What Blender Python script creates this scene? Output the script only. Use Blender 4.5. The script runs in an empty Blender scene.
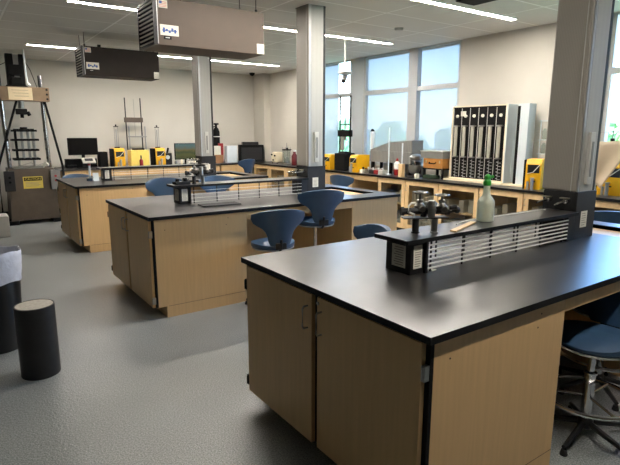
import bpy, bmesh, math, random
from mathutils import Vector, Matrix
random.seed(7)
C = bpy.context.scene.collection
PI = math.pi
H = 2.98          # ceiling height
XW = 6.48         # window wall plane
YB = 11.40        # back wall plane
T = 0.914         # bench top height

# ------------------------------------------------------------------ materials
def lin(c):
    return tuple(((v/255)/12.92 if v/255 <= .04045 else (((v/255)+.055)/1.055)**2.4) for v in c)+(1,)
MATS = {}
def mat(name, rgb, rough=.5, metal=0., noise=0., nscale=20., bump=0., bscale=200., stretch=(1,1,1), spec=.5, emit=0., coat=0.):
    if name in MATS: return MATS[name]
    m = bpy.data.materials.new(name); m.use_nodes = True
    nt = m.node_tree; N = nt.nodes; L = nt.links
    b = N['Principled BSDF']; col = lin(rgb)
    b.inputs['Base Color'].default_value = col
    b.inputs['Roughness'].default_value = rough
    b.inputs['Metallic'].default_value = metal
    b.inputs['Specular IOR Level'].default_value = spec
    b.inputs['Coat Weight'].default_value = coat
    tc = N.new('ShaderNodeTexCoord'); mp = N.new('ShaderNodeMapping')
    mp.inputs['Scale'].default_value = stretch
    L.new(tc.outputs['Object'], mp.inputs['Vector'])
    if noise:
        n = N.new('ShaderNodeTexNoise'); n.inputs['Scale'].default_value = nscale; n.inputs['Detail'].default_value = 5
        L.new(mp.outputs[0], n.inputs['Vector'])
        r = N.new('ShaderNodeValToRGB')
        r.color_ramp.elements[0].position = .3; r.color_ramp.elements[1].position = .7
        r.color_ramp.elements[0].color = tuple(v*(1-noise) for v in col[:3])+(1,)
        r.color_ramp.elements[1].color = tuple(min(1, v*(1+noise)) for v in col[:3])+(1,)
        L.new(n.outputs['Fac'], r.inputs[0]); L.new(r.outputs[0], b.inputs['Base Color'])
    if bump:
        n2 = N.new('ShaderNodeTexNoise'); n2.inputs['Scale'].default_value = bscale; n2.inputs['Detail'].default_value = 3
        L.new(mp.outputs[0], n2.inputs['Vector'])
        bp = N.new('ShaderNodeBump'); bp.inputs['Strength'].default_value = bump; bp.inputs['Distance'].default_value = .004
        L.new(n2.outputs['Fac'], bp.inputs['Height']); L.new(bp.outputs[0], b.inputs['Normal'])
    if emit:
        b.inputs['Emission Color'].default_value = col; b.inputs['Emission Strength'].default_value = emit
    MATS[name] = m
    return m

wood   = mat('maple_laminate', (204,170,120), .48, noise=.055, nscale=5, stretch=(9,9,.5), bump=.03, bscale=90)
woodp  = mat('pale_wood', (222,190,142), .45, noise=.08, nscale=4, stretch=(6,6,.8))
epoxy  = mat('black_epoxy_resin', (42,40,39), .31, noise=.25, nscale=7, bump=.04, bscale=260, spec=1.)
epoxy.node_tree.nodes['Principled BSDF'].inputs['IOR'].default_value = 1.55
black  = mat('black_powder_coat', (18,18,19), .42, noise=.15, nscale=60)
blackm = mat('matte_black', (12,12,12), .75, noise=.2, nscale=40, spec=.2)
edgem  = mat('black_sawn_edge', (13,13,13), .6, noise=.2, nscale=40, spec=.25)
rubber = mat('black_rubber', (22,22,22), .8, noise=.2, nscale=80)
charcoal = mat('charcoal_enamel', (34,34,35), .5, noise=.12, nscale=50, spec=.35)
white  = mat('white_plastic', (225,225,220), .4, noise=.03, nscale=12)
paper  = mat('white_paper', (222,219,206), .8, noise=.03, nscale=30)
ink    = mat('grey_ink', (146,138,124), .8, noise=.1, nscale=90)
wallm  = mat('warm_white_paint', (206,202,192), .75, noise=.02, nscale=3, bump=.05, bscale=400)
chrome = mat('chrome', (205,205,205), .16, 1., noise=.05, nscale=30)
steel  = mat('brushed_steel', (165,165,160), .33, 1., noise=.1, nscale=8, stretch=(1,1,30))
alum   = mat('anodised_aluminium', (176,178,178), .4, .6, noise=.05, nscale=10)
brass  = mat('dull_nickel_brass', (190,184,160), .28, 1., noise=.1, nscale=40)
blue   = mat('blue_vinyl', (46,71,98), .38, noise=.08, nscale=14, bump=.1, bscale=160)
yellow = mat('yellow_enamel', (236,178,22), .4, noise=.05, nscale=12)
paley  = mat('pale_yellow_panel', (240,216,110), .4, noise=.05, nscale=12)
red    = mat('red_enamel', (140,26,28), .4, noise=.1, nscale=20)
dkgreen = mat('dark_green_cloth', (34,52,34), .9, noise=.2, nscale=20)
green  = mat('green_plastic', (46,150,48), .35, noise=.08, nscale=30)
brown  = mat('brown_machine_enamel', (84,74,62), .5, noise=.12, nscale=8)
heaterm= mat('taupe_metal_cabinet', (78,65,54), .6, noise=.06, nscale=8)
heaterd= mat('dark_bronze_cabinet', (38,31,26), .6, noise=.1, nscale=8, spec=.2)
greym  = mat('grey_paint', (122,122,118), .5, noise=.08, nscale=12)
lgrey  = mat('light_grey_paint', (184,184,178), .5, noise=.04, nscale=8)
cardb  = mat('brown_cardboard', (150,112,76), .8, noise=.1, nscale=20)
beige  = mat('beige_placard', (214,196,160), .7, noise=.04, nscale=14)
tan    = mat('tan_vinyl_sheet', (190,172,146), .45, noise=.06, nscale=5, bump=.3, bscale=10)
palebl = mat('pale_blue_white_enamel', (206,216,220), .45, noise=.03, nscale=10)
cream  = mat('cream_frame', (226,214,186), .5, noise=.05, nscale=12)
screen = mat('black_screen', (8,8,9), .18, noise=.1, nscale=5)
darkin = mat('dark_cabinet_interior', (70,54,38), .7, noise=.1, nscale=5)
tape_b = mat('blue_print', (60,92,160), .6, noise=.2, nscale=90)
concr  = mat('concrete', (168,162,150), .85, noise=.16, nscale=45, bump=.5, bscale=120)
bagm   = mat('translucent_liner', (196,198,206), .35, noise=.12, nscale=18, bump=.8, bscale=30)
leaf   = mat('tree_foliage', (74,120,84), .8, noise=.45, nscale=1.6)
leaf2  = mat('lighter_tree_foliage', (104,146,96), .8, noise=.4, nscale=2.2)
bark   = mat('bark', (80,66,52), .9, noise=.3, nscale=8)
grass  = mat('outdoor_lawn', (110,132,92), .9, noise=.25, nscale=.3)
facade = mat('pale_facade', (190,190,184), .8, noise=.05, nscale=1)

def floor_mat():
    m = bpy.data.materials.new('speckled_grey_epoxy_floor'); m.use_nodes = True
    N = m.node_tree.nodes; L = m.node_tree.links; b = N['Principled BSDF']
    tc = N.new('ShaderNodeTexCoord')
    n = N.new('ShaderNodeTexNoise'); n.inputs['Scale'].default_value = 130; n.inputs['Detail'].default_value = 4
    L.new(tc.outputs['Object'], n.inputs['Vector'])
    r = N.new('ShaderNodeValToRGB'); e = r.color_ramp.elements
    e[0].position = .34; e[0].color = lin((104,109,110)); e[1].position = .66; e[1].color = lin((172,176,174))
    L.new(n.outputs['Fac'], r.inputs[0])
    big = N.new('ShaderNodeTexNoise'); big.inputs['Scale'].default_value = 1.3; big.inputs['Detail'].default_value = 5
    L.new(tc.outputs['Object'], big.inputs['Vector'])
    mx = N.new('ShaderNodeMix'); mx.data_type = 'RGBA'; mx.blend_type = 'MULTIPLY'; mx.inputs[0].default_value = .35
    L.new(r.outputs[0], mx.inputs[6]); L.new(big.outputs['Fac'], mx.inputs[7]); L.new(mx.outputs[2], b.inputs['Base Color'])
    b.inputs['Roughness'].default_value = .30
    v = N.new('ShaderNodeTexNoise'); v.inputs['Scale'].default_value = 75; v.inputs['Detail'].default_value = 2
    L.new(tc.outputs['Object'], v.inputs['Vector'])
    bp = N.new('ShaderNodeBump'); bp.inputs['Strength'].default_value = .55; bp.inputs['Distance'].default_value = .004
    L.new(v.outputs['Fac'], bp.inputs['Height']); L.new(bp.outputs[0], b.inputs['Normal'])
    return m
floorm = floor_mat()

def ceil_mat():
    m = bpy.data.materials.new('acoustic_ceiling_tile'); m.use_nodes = True
    N = m.node_tree.nodes; L = m.node_tree.links; b = N['Principled BSDF']
    tc = N.new('ShaderNodeTexCoord'); mp = N.new('ShaderNodeMapping')
    mp.inputs['Location'].default_value = (.02, .045, 0)
    L.new(tc.outputs['Object'], mp.inputs['Vector'])
    br = N.new('ShaderNodeTexBrick'); br.offset = 0; br.squash = 1
    br.inputs['Scale'].default_value = 1; br.inputs['Brick Width'].default_value = 1.22; br.inputs['Row Height'].default_value = .61
    br.inputs['Mortar Size'].default_value = .012; br.inputs['Mortar Smooth'].default_value = .1
    br.inputs['Color1'].default_value = lin((214,212,206)); br.inputs['Color2'].default_value = lin((208,206,200)); br.inputs['Mortar'].default_value = lin((240,240,236))
    L.new(mp.outputs[0], br.inputs['Vector']); L.new(br.outputs['Color'], b.inputs['Base Color'])
    n = N.new('ShaderNodeTexNoise'); n.inputs['Scale'].default_value = 160
    L.new(tc.outputs['Object'], n.inputs['Vector'])
    ad = N.new('ShaderNodeMath'); ad.operation = 'MULTIPLY_ADD'; ad.inputs[1].default_value = .25
    L.new(n.outputs['Fac'], ad.inputs[0]); L.new(br.outputs['Fac'], ad.inputs[2])
    bp = N.new('ShaderNodeBump'); bp.inputs['Strength'].default_value = .6; bp.inputs['Distance'].default_value = .008; bp.invert = True
    L.new(ad.outputs[0], bp.inputs['Height']); L.new(bp.outputs[0], b.inputs['Normal'])
    b.inputs['Roughness'].default_value = .9
    return m
ceilm = ceil_mat()

def ribbed_mat(name, rgb, axis, scale, rough=.5, bmp=.5, lo=.82):
    metal = 0.
    m = bpy.data.materials.new(name); m.use_nodes = True
    N = m.node_tree.nodes; L = m.node_tree.links; b = N['Principled BSDF']
    tc = N.new('ShaderNodeTexCoord'); w = N.new('ShaderNodeTexWave'); w.bands_direction = axis
    w.inputs['Scale'].default_value = scale; w.inputs['Distortion'].default_value = .4; w.inputs['Detail Scale'].default_value = 3
    L.new(tc.outputs['Object'], w.inputs['Vector'])
    r = N.new('ShaderNodeValToRGB'); c = lin(rgb)
    r.color_ramp.elements[0].color = tuple(v*lo for v in c[:3])+(1,); r.color_ramp.elements[1].color = c
    L.new(w.outputs['Fac'], r.inputs[0]); L.new(r.outputs[0], b.inputs['Base Color'])
    bp = N.new('ShaderNodeBump'); bp.inputs['Strength'].default_value = bmp; bp.inputs['Distance'].default_value = .01
    L.new(w.outputs['Fac'], bp.inputs['Height']); L.new(bp.outputs[0], b.inputs['Normal'])
    b.inputs['Roughness'].default_value = rough; b.inputs['Metallic'].default_value = metal
    return m
colm   = ribbed_mat('corrugated_grey_cladding', (152,147,138), 'Y', 30, .5, .12, .9)
colmx  = ribbed_mat('smooth_pale_cladding', (160,160,154), 'X', 6, .5, .05, .97)
ribgry = ribbed_mat('ribbed_grey_plastic', (128,128,124), 'Y', 9, .6)

def mixmat(name, tint, fac, shader='glossy', rough=.02, diff=(200,210,220)):
    m = bpy.data.materials.new(name); m.use_nodes = True
    N = m.node_tree.nodes; L = m.node_tree.links
    for n in list(N):
        if n.type != 'OUTPUT_MATERIAL': N.remove(n)
    out = [n for n in N if n.type == 'OUTPUT_MATERIAL'][0]
    t = N.new('ShaderNodeBsdfTransparent'); t.inputs[0].default_value = lin(tint)
    mx = N.new('ShaderNodeMixShader'); mx.inputs[0].default_value = fac
    if shader == 'glossy':
        g = N.new('ShaderNodeBsdfGlossy'); g.inputs['Roughness'].default_value = rough
        f = N.new('ShaderNodeLayerWeight'); f.inputs[0].default_value = .12
        L.new(f.outputs['Facing'], mx.inputs[0])
        L.new(t.outputs[0], mx.inputs[1]); L.new(g.outputs[0], mx.inputs[2])
    else:
        d = N.new('ShaderNodeBsdfDiffuse'); d.inputs[0].default_value = lin(diff)
        s = N.new('ShaderNodeBsdfTranslucent'); s.inputs[0].default_value = lin(diff)
        n = N.new('ShaderNodeTexNoise'); n.inputs['Scale'].default_value = 3
        m2 = N.new('ShaderNodeMixShader'); m2.inputs[0].default_value = .5
        L.new(d.outputs[0], m2.inputs[1]); L.new(s.outputs[0], m2.inputs[2])
        L.new(t.outputs[0], mx.inputs[1]); L.new(m2.outputs[0], mx.inputs[2])
    L.new(mx.outputs[0], out.inputs[0])
    return m
glass  = mixmat('window_glass', (246,250,250), .05)
blindm = mixmat('sheer_solar_blind', (204,208,212), .68, 'diff', diff=(188,182,174))
clearg = mixmat('clear_glassware', (225,232,230), .1)
cabgl  = mixmat('cabinet_glass', (236,236,232), .1)

def bottle_mat():
    m = bpy.data.materials.new('cloudy_translucent_plastic'); m.use_nodes = True
    N = m.node_tree.nodes; b = N['Principled BSDF']
    b.inputs['Base Color'].default_value = lin((216,222,200)); b.inputs['Roughness'].default_value = .3
    b.inputs['Transmission Weight'].default_value = .35; b.inputs['Subsurface Weight'].default_value = .0
    n = N.new('ShaderNodeTexNoise'); n.inputs['Scale'].default_value = 30
    return m
bottlem = bottle_mat()
def lamp_mat():
    m = bpy.data.materials.new('lit_diffuser'); m.use_nodes = True
    b = m.node_tree.nodes['Principled BSDF']
    b.inputs['Base Color'].default_value = (1,1,1,1); b.inputs['Emission Color'].default_value = (1,.92,.83,1)
    b.inputs['Emission Strength'].default_value = 42
    return m
lampm = lamp_mat()
def landscape_mat():
    m = bpy.data.materials.new('landscape_wallpaper'); m.use_nodes = True
    N = m.node_tree.nodes; L = m.node_tree.links; b = N['Principled BSDF']
    tc = N.new('ShaderNodeTexCoord'); s = N.new('ShaderNodeSeparateXYZ'); L.new(tc.outputs['Generated'], s.inputs[0])
    n = N.new('ShaderNodeTexNoise'); n.inputs['Scale'].default_value = 4; L.new(tc.outputs['Generated'], n.inputs['Vector'])
    a = N.new('ShaderNodeMath'); a.operation = 'MULTIPLY_ADD'; a.inputs[1].default_value = .35
    L.new(n.outputs['Fac'], a.inputs[0]); L.new(s.outputs['Z'], a.inputs[2])
    r = N.new('ShaderNodeValToRGB'); e = r.color_ramp.elements
    e[0].position = .2; e[0].color = lin((70,86,40)); e[1].position = 1.; e[1].color = lin((110,150,150))
    for p, c in ((.45,(120,120,50)), (.6,(60,92,48)), (.78,(150,130,60))):
        q = e.new(p); q.color = lin(c)
    L.new(a.outputs[0], r.inputs[0]); L.new(r.outputs[0], b.inputs['Emission Color'])
    b.inputs['Emission Strength'].default_value = .12; b.inputs['Base Color'].default_value = (.02,.02,.02,1)
    b.inputs['Roughness'].default_value = .2
    return m
landm = landscape_mat()

# ------------------------------------------------------------------ mesh builder
class MB:
    def __init__(s): s.bm = bmesh.new()
    def box(s, x0, x1, y0, y1, z0, z1, bev=0., rot=None, piv=None):
        m = Matrix.Translation(((x0+x1)/2, (y0+y1)/2, (z0+z1)/2)) @ Matrix.Diagonal((abs(x1-x0), abs(y1-y0), abs(z1-z0), 1))
        r = bmesh.ops.create_cube(s.bm, size=1, matrix=m); v = r['verts']
        if bev:
            es = list({e for q in v for e in q.link_edges})
            rb = bmesh.ops.bevel(s.bm, geom=es, offset=bev, segments=2, affect='EDGES', profile=.5)
            v = list({q for f in rb['faces'] for q in f.verts} | {q for q in v if q.is_valid})
            st = list(v); seen = set(v)
            while st:
                q = st.pop()
                for e in q.link_edges:
                    o = e.other_vert(q)
                    if o not in seen: seen.add(o); st.append(o)
            v = list(seen)
        if rot is not None:
            bmesh.ops.rotate(s.bm, cent=piv or ((x0+x1)/2, (y0+y1)/2, (z0+z1)/2), matrix=rot, verts=v)
        return s
    def cyl(s, a, b, r, r2=None, n=16, cap=True):
        a, b = Vector(a), Vector(b); d = b-a
        q = d.to_track_quat('Z', 'Y').to_matrix().to_4x4()
        bmesh.ops.create_cone(s.bm, cap_ends=cap, segments=n, radius1=r, radius2=r if r2 is None else r2, depth=d.length,
                              matrix=Matrix.Translation((a+b)/2) @ q)
        return s
    def tube(s, pts, r, n=8, closed=False):
        P = [Vector(p) for p in pts]; k = len(P); rings = []
        for i, p in enumerate(P):
            if closed: t = (P[(i+1) % k]-P[i-1])
            else: t = (P[min(i+1, k-1)]-P[max(i-1, 0)])
            t.normalize(); u = t.cross(Vector((0,0,1)))
            if u.length < .05: u = t.cross(Vector((1,0,0)))
            u.normalize(); w = t.cross(u)
            rings.append([s.bm.verts.new(p+u*math.cos(2*PI*j/n)*r+w*math.sin(2*PI*j/n)*r) for j in range(n)])
        for i in range(k if closed else k-1):
            A, B = rings[i], rings[(i+1) % k]
            if closed and i == k-1:   # match ring starts
                off = min(range(n), key=lambda o: (A[0].co-B[o].co).length); B = B[off:]+B[:off]
            for j in range(n): s.bm.faces.new((A[j], A[(j+1) % n], B[(j+1) % n], B[j]))
        if not closed:
            s.bm.faces.new(rings[0][::-1]); s.bm.faces.new(rings[-1])
        return s
    def lathe(s, prof, c=(0,0,0), n=24, cap=True):
        c = Vector(c); rings = []
        for r, z in prof:
            rings.append([s.bm.verts.new(c+Vector((math.cos(2*PI*j/n)*max(r,1e-4), math.sin(2*PI*j/n)*max(r,1e-4), z))) for j in range(n)])
        for A, B in zip(rings, rings[1:]):
            for j in range(n): s.bm.faces.new((A[j], A[(j+1) % n], B[(j+1) % n], B[j]))
        if cap:
            s.bm.faces.new(rings[0][::-1]); s.bm.faces.new(rings[-1])
        return s
    def prism(s, poly, lo, hi, axis='z'):
        """extrude a 2D outline along an axis"""
        f = {'z': lambda p, h: (p[0], p[1], h), 'y': lambda p, h: (p[0], h, p[1]), 'x': lambda p, h: (h, p[0], p[1])}[axis]
        A = [s.bm.verts.new(f(p, lo)) for p in poly]; B = [s.bm.verts.new(f(p, hi)) for p in poly]; k = len(poly)
        s.bm.faces.new(A[::-1]); s.bm.faces.new(B)
        for j in range(k): s.bm.faces.new((A[j], A[(j+1) % k], B[(j+1) % k], B[j]))
        return s
    def sphere(s, c, r, sc=(1,1,1), n=14):
        bmesh.ops.create_uvsphere(s.bm, u_segments=n, v_segments=max(6, n//2+2), radius=r, matrix=Matrix.Translation(c) @ Matrix.Diagonal(tuple(sc)+(1,)))
        return s
    def grid(s, fn, nu, nv, thick=0):
        """a shell from fn(u,v) -> (point); thick: second surface from fn2"""
        V = [[s.bm.verts.new(fn(i/nu, j/nv)) for j in range(nv+1)] for i in range(nu+1)]
        for i in range(nu):
            for j in range(nv): s.bm.faces.new((V[i][j], V[i+1][j], V[i+1][j+1], V[i][j+1]))
        return s
    def move(s, M):
        bmesh.ops.transform(s.bm, matrix=M, verts=s.bm.verts); return s
    def build(s, name, m, parent=None, smooth=False):
        bmesh.ops.recalc_face_normals(s.bm, faces=s.bm.faces)
        me = bpy.data.meshes.new(name)
        # geometry is written in world/thing coordinates; re-centre the origin on the part
        if s.bm.verts and parent is None:
            xs = [v.co.x for v in s.bm.verts]; ys = [v.co.y for v in s.bm.verts]; zs = [v.co.z for v in s.bm.verts]
            o = Vector(((min(xs)+max(xs))/2, (min(ys)+max(ys))/2, min(zs)))
        else: o = Vector((0,0,0))
        s.bm.transform(Matrix.Translation(-o)); s.bm.to_mesh(me); s.bm.free()
        me.materials.append(m)
        if smooth:
            me.polygons.foreach_set('use_smooth', [True]*len(me.polygons)); me.set_sharp_from_angle(angle=math.radians(38))
        ob = bpy.data.objects.new(name, me); ob.location = o; C.objects.link(ob)
        if parent: ob.parent = parent
        return ob
def dark_edges(o):
    o.data.materials.append(edgem)
    for p in o.data.polygons:
        if p.normal.z < .5: p.material_index = 1
    return o
def tag(o, label, cat, group=None, kind=None):
    o['label'] = label; o['category'] = cat
    if group: o['group'] = group
    if kind: o['kind'] = kind
    return o
def thing(name, label, cat, loc=(0,0,0), rz=0., group=None):
    o = bpy.data.objects.new(name, None); C.objects.link(o); o.location = loc; o.rotation_euler = (0,0,rz); o.empty_display_size = .1
    return tag(o, label, cat, group)
def struct(o, label=None):
    o['kind'] = 'structure'
    if label: o['label'] = label
    return o
def dup(o, loc=None, rz=None, label=None, parent=None):
    c = o.copy(); C.objects.link(c)
    if parent: c.parent = parent
    if loc: c.location = loc
    if rz is not None: c.rotation_euler = (0,0,rz)
    if label: c['label'] = label
    for ch in o.children: dup(ch, parent=c)
    return c
def text(name, body, size, loc, rot, m, parent=None, depth=.001):
    cu = bpy.data.curves.new(name, 'FONT'); cu.body = body; cu.size = size; cu.extrude = depth; cu.align_x = 'CENTER'; cu.align_y = 'CENTER'
    tmp = bpy.data.objects.new('tmp', cu); C.objects.link(tmp); bpy.context.view_layer.update()
    me = bpy.data.meshes.new_from_object(tmp.evaluated_get(bpy.context.evaluated_depsgraph_get())); bpy.data.objects.remove(tmp)
    me.name = name; me.materials.clear(); me.materials.append(m)
    o = bpy.data.objects.new(name, me); C.objects.link(o); o.location = loc; o.rotation_euler = rot
    if parent: o.parent = parent
    return o

# ------------------------------------------------------------------ room shell
X0, Y0 = -2.6, -3.2
struct(MB().box(X0,XW,Y0,YB,-.1,0).build('floor', floorm), 'speckled grey epoxy floor with a low sheen')
struct(MB().box(X0,XW,Y0,YB,H,H+.1).build('ceiling', ceilm), 'suspended grey acoustic tile ceiling')
struct(MB().box(X0,XW+.2,YB,YB+.15,-.1,H+.1).build('wall_back', wallm), 'warm white back wall')
struct(MB().box(X0-.15,X0,Y0,YB,-.1,H+.1).build('wall_left', mat('bounce_cut_taupe',(92,84,74),.8,noise=.04,nscale=3)), 'unseen left wall, toned dark taupe to cut bounce light')  # unseen wall; dark tone made up to keep bounce off the bench end faces
struct(MB().box(X0-.15,XW+.2,Y0-.15,Y0,-.1,H+.1).build('wall_front', MATS['bounce_cut_taupe']), 'unseen wall behind the camera, toned dark taupe to cut bounce light')  # also out of view, same made-up dark tone to reduce bounce
SILL, HEAD = 1.02, 2.975
wins = [(7.52,8.95), (5.28,7.52), (1.1,3.13)]          # openings, y ranges
w = MB()
w.box(XW,XW+.2,Y0,YB,-.1,SILL); w.box(XW,XW+.2,Y0,YB,HEAD,H+.1)
for a, b in ((Y0,1.1), (3.13,5.28), (8.95,YB)): w.box(XW,XW+.2,a,b,SILL,HEAD)
struct(w.build('wall_right', wallm), 'warm white window wall')
struct(MB().box(6.30,XW,10.9,YB,0,H).build('trim_1', wallm), 'warm white pilaster in the far corner')
struct(MB().box(X0,XW,YB-.012,YB,0,.1).build('baseboard_back', charcoal), 'dark rubber wall base')

framem = mat('window_frame_grey', (186,190,190), .5, noise=.04, nscale=5)
def window(i, y0, y1, zt=2.29, th=.075, edge=.05):
    f = MB(); a, b = XW+.015, XW+.08
    f.box(a,b,y0,y0+edge,SILL,HEAD); f.box(a,b,y1-edge,y1,SILL,HEAD)
    f.box(a,b,y0+edge,y1-edge,SILL,SILL+.05); f.box(a,b,y0+edge,y1-edge,HEAD-.02,HEAD); f.box(a,b,y0+edge,y1-edge,zt,zt+th)
    o = struct(f.build('window_%d' % i, framem)); 
    o['label'] = 'grey framed tall window with a transom bar'
    g = MB().box(XW+.15,XW+.158,y0+.002,y1-.002,SILL+.002,HEAD-.002).build('glass_pane', glass); g.parent = o; g.location = Vector(g.location)-Vector(o.location)
    return o
window(1, 7.86, 8.95)
window(2, 6.26, 7.52)
window(3, 5.28, 6.26)
window(4, 1.1, 3.13)
struct(MB().box(XW+.01,XW+.15,7.52,7.86,SILL,HEAD).build('trim_2', mat('mullion_grey_blue', (196,204,210), .5, noise=.03, nscale=6)), 'wide grey mullion between windows')
def blind(y0, y1, z0, label):
    t = thing('roller_blind', label, 'blind', (XW+.105,(y0+y1)/2,HEAD), group='sheer roller blinds')
    h = (y1-y0)/2
    MB().box(.0,.004,-h,h,z0-HEAD,-.03).build('blind_fabric', blindm, t)
    MB().cyl((.0,-h,-.025),(.0,h,-.025),.018).build('blind_roller', lgrey, t, True)
    MB().box(-.006,.01,-h,h,z0-HEAD-.02,z0-HEAD).build('hem_bar', lgrey, t)
blind(6.262, 7.518, 1.06, 'sheer blue-grey roller blind lowered over the widest window pane beside the wide mullion')
blind(5.283, 6.258, 1.06, 'sheer blue-grey roller blind lowered over the window pane nearest the panel board')
blind(8.38, 8.92, 1.06, 'narrow sheer blue blind at the left window just right of the middle column')
struct(MB().box(XW+.001,XW+.098,6.311,6.36,SILL,HEAD).box(XW+.001,XW+.098,6.16,6.209,SILL,HEAD).box(XW+.001,XW+.014,6.209,6.311,SILL,HEAD).build('trim_3', mat('mullion_grey', (176,180,182), .5, noise=.03, nscale=6)), 'grey mullion between the two blinds')

# ------------------------------------------------------------------ columns
def column(y, lab, H0=1.232):
    t = thing('structural_column', lab, 'column', (3.36,y,0), group='grey clad columns')
    # main clad shaft, a little wider at the raceway side
    MB().box(0,.235,-.115,.125,H0,H,.012).build('cladding', colm, t)
    f = MB(); f.box(.035,.20,-.124,-.1155,H0,H); f.build('front_raceway', colmx, t)
    s = MB(); s.box(.008,.030,-.124,-.1155,H0,H); s.build('corner_strip', alum, t)
    s = MB(); s.box(.205,.23,-.124,-.1155,H0,H); s.build('edge_channel', charcoal, t)
    q = MB(); q.box(-.004,-.001,-.085,-.080,H0,H); q.build('cladding_seam', lgrey, t)
    q = MB(); q.box(.07,.13,-.147,-.125,1.28,1.62,.004); b = q.build('switch_box', lgrey, t)
    MB().box(.088,.112,-.150,-.1475,1.33,1.56).build('switch_slot', greym, b)
    MB().box(-.003,.238,-.118,.128,H-.012,H-.001).build('top_collar', greym, t)
    return t
column(1.855, 'grey corrugated column at the right rising from the front bench')
column(4.945, 'grey corrugated column in the middle rising from the second bench')
column(7.995, 'grey corrugated column at the left rising from the farthest bench')

# ------------------------------------------------------------------ benches
def wire_pull(mb, x, y, z0, z1, out=.03, r=.0045):
    mb.tube([(x,y,z0),(x-out*.8,y,z0),(x-out,y,z0+.012),(x-out,y,z1-.012),(x-out*.8,y,z1),(x,y,z1)], r, 8)
BX0, BX1, W = 1.309, 4.240, 1.427
def bench(y1, which):
    # --- left end cabinet
    c = thing('lab_base_cabinet', 'maple base cabinet with two doors at the aisle end of the %s bench' % which, 'cabinet', (1.33,y1+W/2,0), group='aisle end cabinets')
    hw = W/2-.025; L = 2.245-1.33
    MB().box(.03,L,-hw,hw,.105,.884,.002).build('cabinet_body', wood, c)
    MB().box(.105,L,-hw,hw,.0,.105).build('toe_kick', wood, c)
    MB().box(.012,.030,-hw,hw,.105,.884).build('face_frame', blackm, c)
    for sgn in (-1, 1):
        a, b = (.022, hw-.022) if sgn > 0 else (-hw+.022, -.022)
        d = MB().box(-.012,.011,a,b,.105,.874,.0015).build('door', wood, c)
        hb = MB(); wire_pull(hb, -.012, sgn*.055, .70, .81); hb.build('handle', steel, d, True)
        for z in (.17,.76):
            hm = MB(); yy = sgn*(hw-.011); hm.box(-.014,.011,yy-.009,yy+.009,z-.03,z+.03); hm.cyl((-.016,yy,z-.026),(-.016,yy,z+.026),.005)
            hm.build('hinge', steel if sgn < 0 else blackm, d)
        if sgn < 0: MB().cyl((-.016,-.03,.845),(-.011,-.03,.845),.008).build('lock', steel, d, True)
    # a seam showing the plinth board on each long side
    for sgn in (-1, 1):
        MB().box(.12,L,sgn*hw-(.0008 if sgn < 0 else 0),sgn*hw+(.0008 if sgn > 0 else 0),.1035,.106).build('plinth_seam', darkin, c)
    for px, pz in ((.12,.79),(.72,.84),(.70,.78)): MB().cyl((px,-hw-.0012,pz),(px,-hw,pz),.004,n=10).build('screw_cap', darkin, c)
    # --- right end cabinet
    c = thing('lab_base_cabinet', 'maple base cabinet under the window end of the %s bench' % which, 'cabinet', (3.54,y1+W/2,0), group='window end cabinets')
    L = 4.215-3.54
    MB().box(0,L,-hw,hw,.105,.884,.002).build('cabinet_body', wood, c); MB().box(0,L-.075,-hw,hw,0,.105).build('toe_kick', wood, c)
    for sgn in (-1, 1):
        a, b = (.01, hw-.01) if sgn > 0 else (-hw+.01, -.01)
        d = MB().box(L,L+.018,a,b,.11,.874,.0015).build('door', wood, c)
        hb = MB(); hb.tube([(L+.018,sgn*.055,.70),(L+.045,sgn*.055,.70),(L+.045,sgn*.055,.81),(L+.018,sgn*.055,.81)], .0045, 8); hb.build('handle', steel, d, True)
    # --- worktop
    w = thing('lab_worktop', 'black epoxy worktop of the %s bench with a sink at its far end' % which, 'worktop', ((BX0+BX1)/2,y1+W/2,.884), group='black bench worktops')
    ox, oy = (BX0+BX1)/2, y1+W/2
    m = MB(); sx0, sx1, sy0, sy1 = 3.70, 4.08, y1+.27, y1+1.10
    def b(x0,x1,y0,y1_): m.box(x0-ox,x1-ox,y0-oy,y1_-oy,0,.030)
    b(BX0,sx0,y1,y1+W); b(sx1,BX1,y1,y1+W); b(sx0,sx1,y1,sy0); b(sx0,sx1,sy1,y1+W)
    dark_edges(m.build('worktop_slab', epoxy, w))
    k = MB(); x0,x1,a,bb = sx0-ox,sx1-ox,sy0-oy,sy1-oy
    k.box(x0-.012,x0,a-.012,bb+.012,-.20,.026); k.box(x1,x1+.012,a-.012,bb+.012,-.20,.026); k.box(x0,x1,a-.012,a,-.20,.026); k.box(x0,x1,bb,bb+.012,-.20,.026); k.box(x0,x1,a,bb,-.212,-.20)
    k.build('sink_basin', blackm, w)
    for sgn in (-1,1):
        yy = oy+sgn*(W/2-.035)
        tag(MB().box(2.247,3.538,yy-.01,yy+.01,.809,.8835).build('knee_rail', wood), 'maple rail under the worktop edge on the %s side of the %s bench' % ('near' if sgn < 0 else 'window', which), 'rail', 'knee space rails')
    tag(MB().box(2.247,3.538,oy-.012,oy+.012,.0,.8835).build('divider_panel', wood), 'upright maple panel closing the knee space of the %s bench' % which, 'panel', 'knee space panels')
    return w
for y1, nm in ((1.130,'front'), (4.219,'second'), (7.227,'farthest')): bench(y1, nm)

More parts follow.
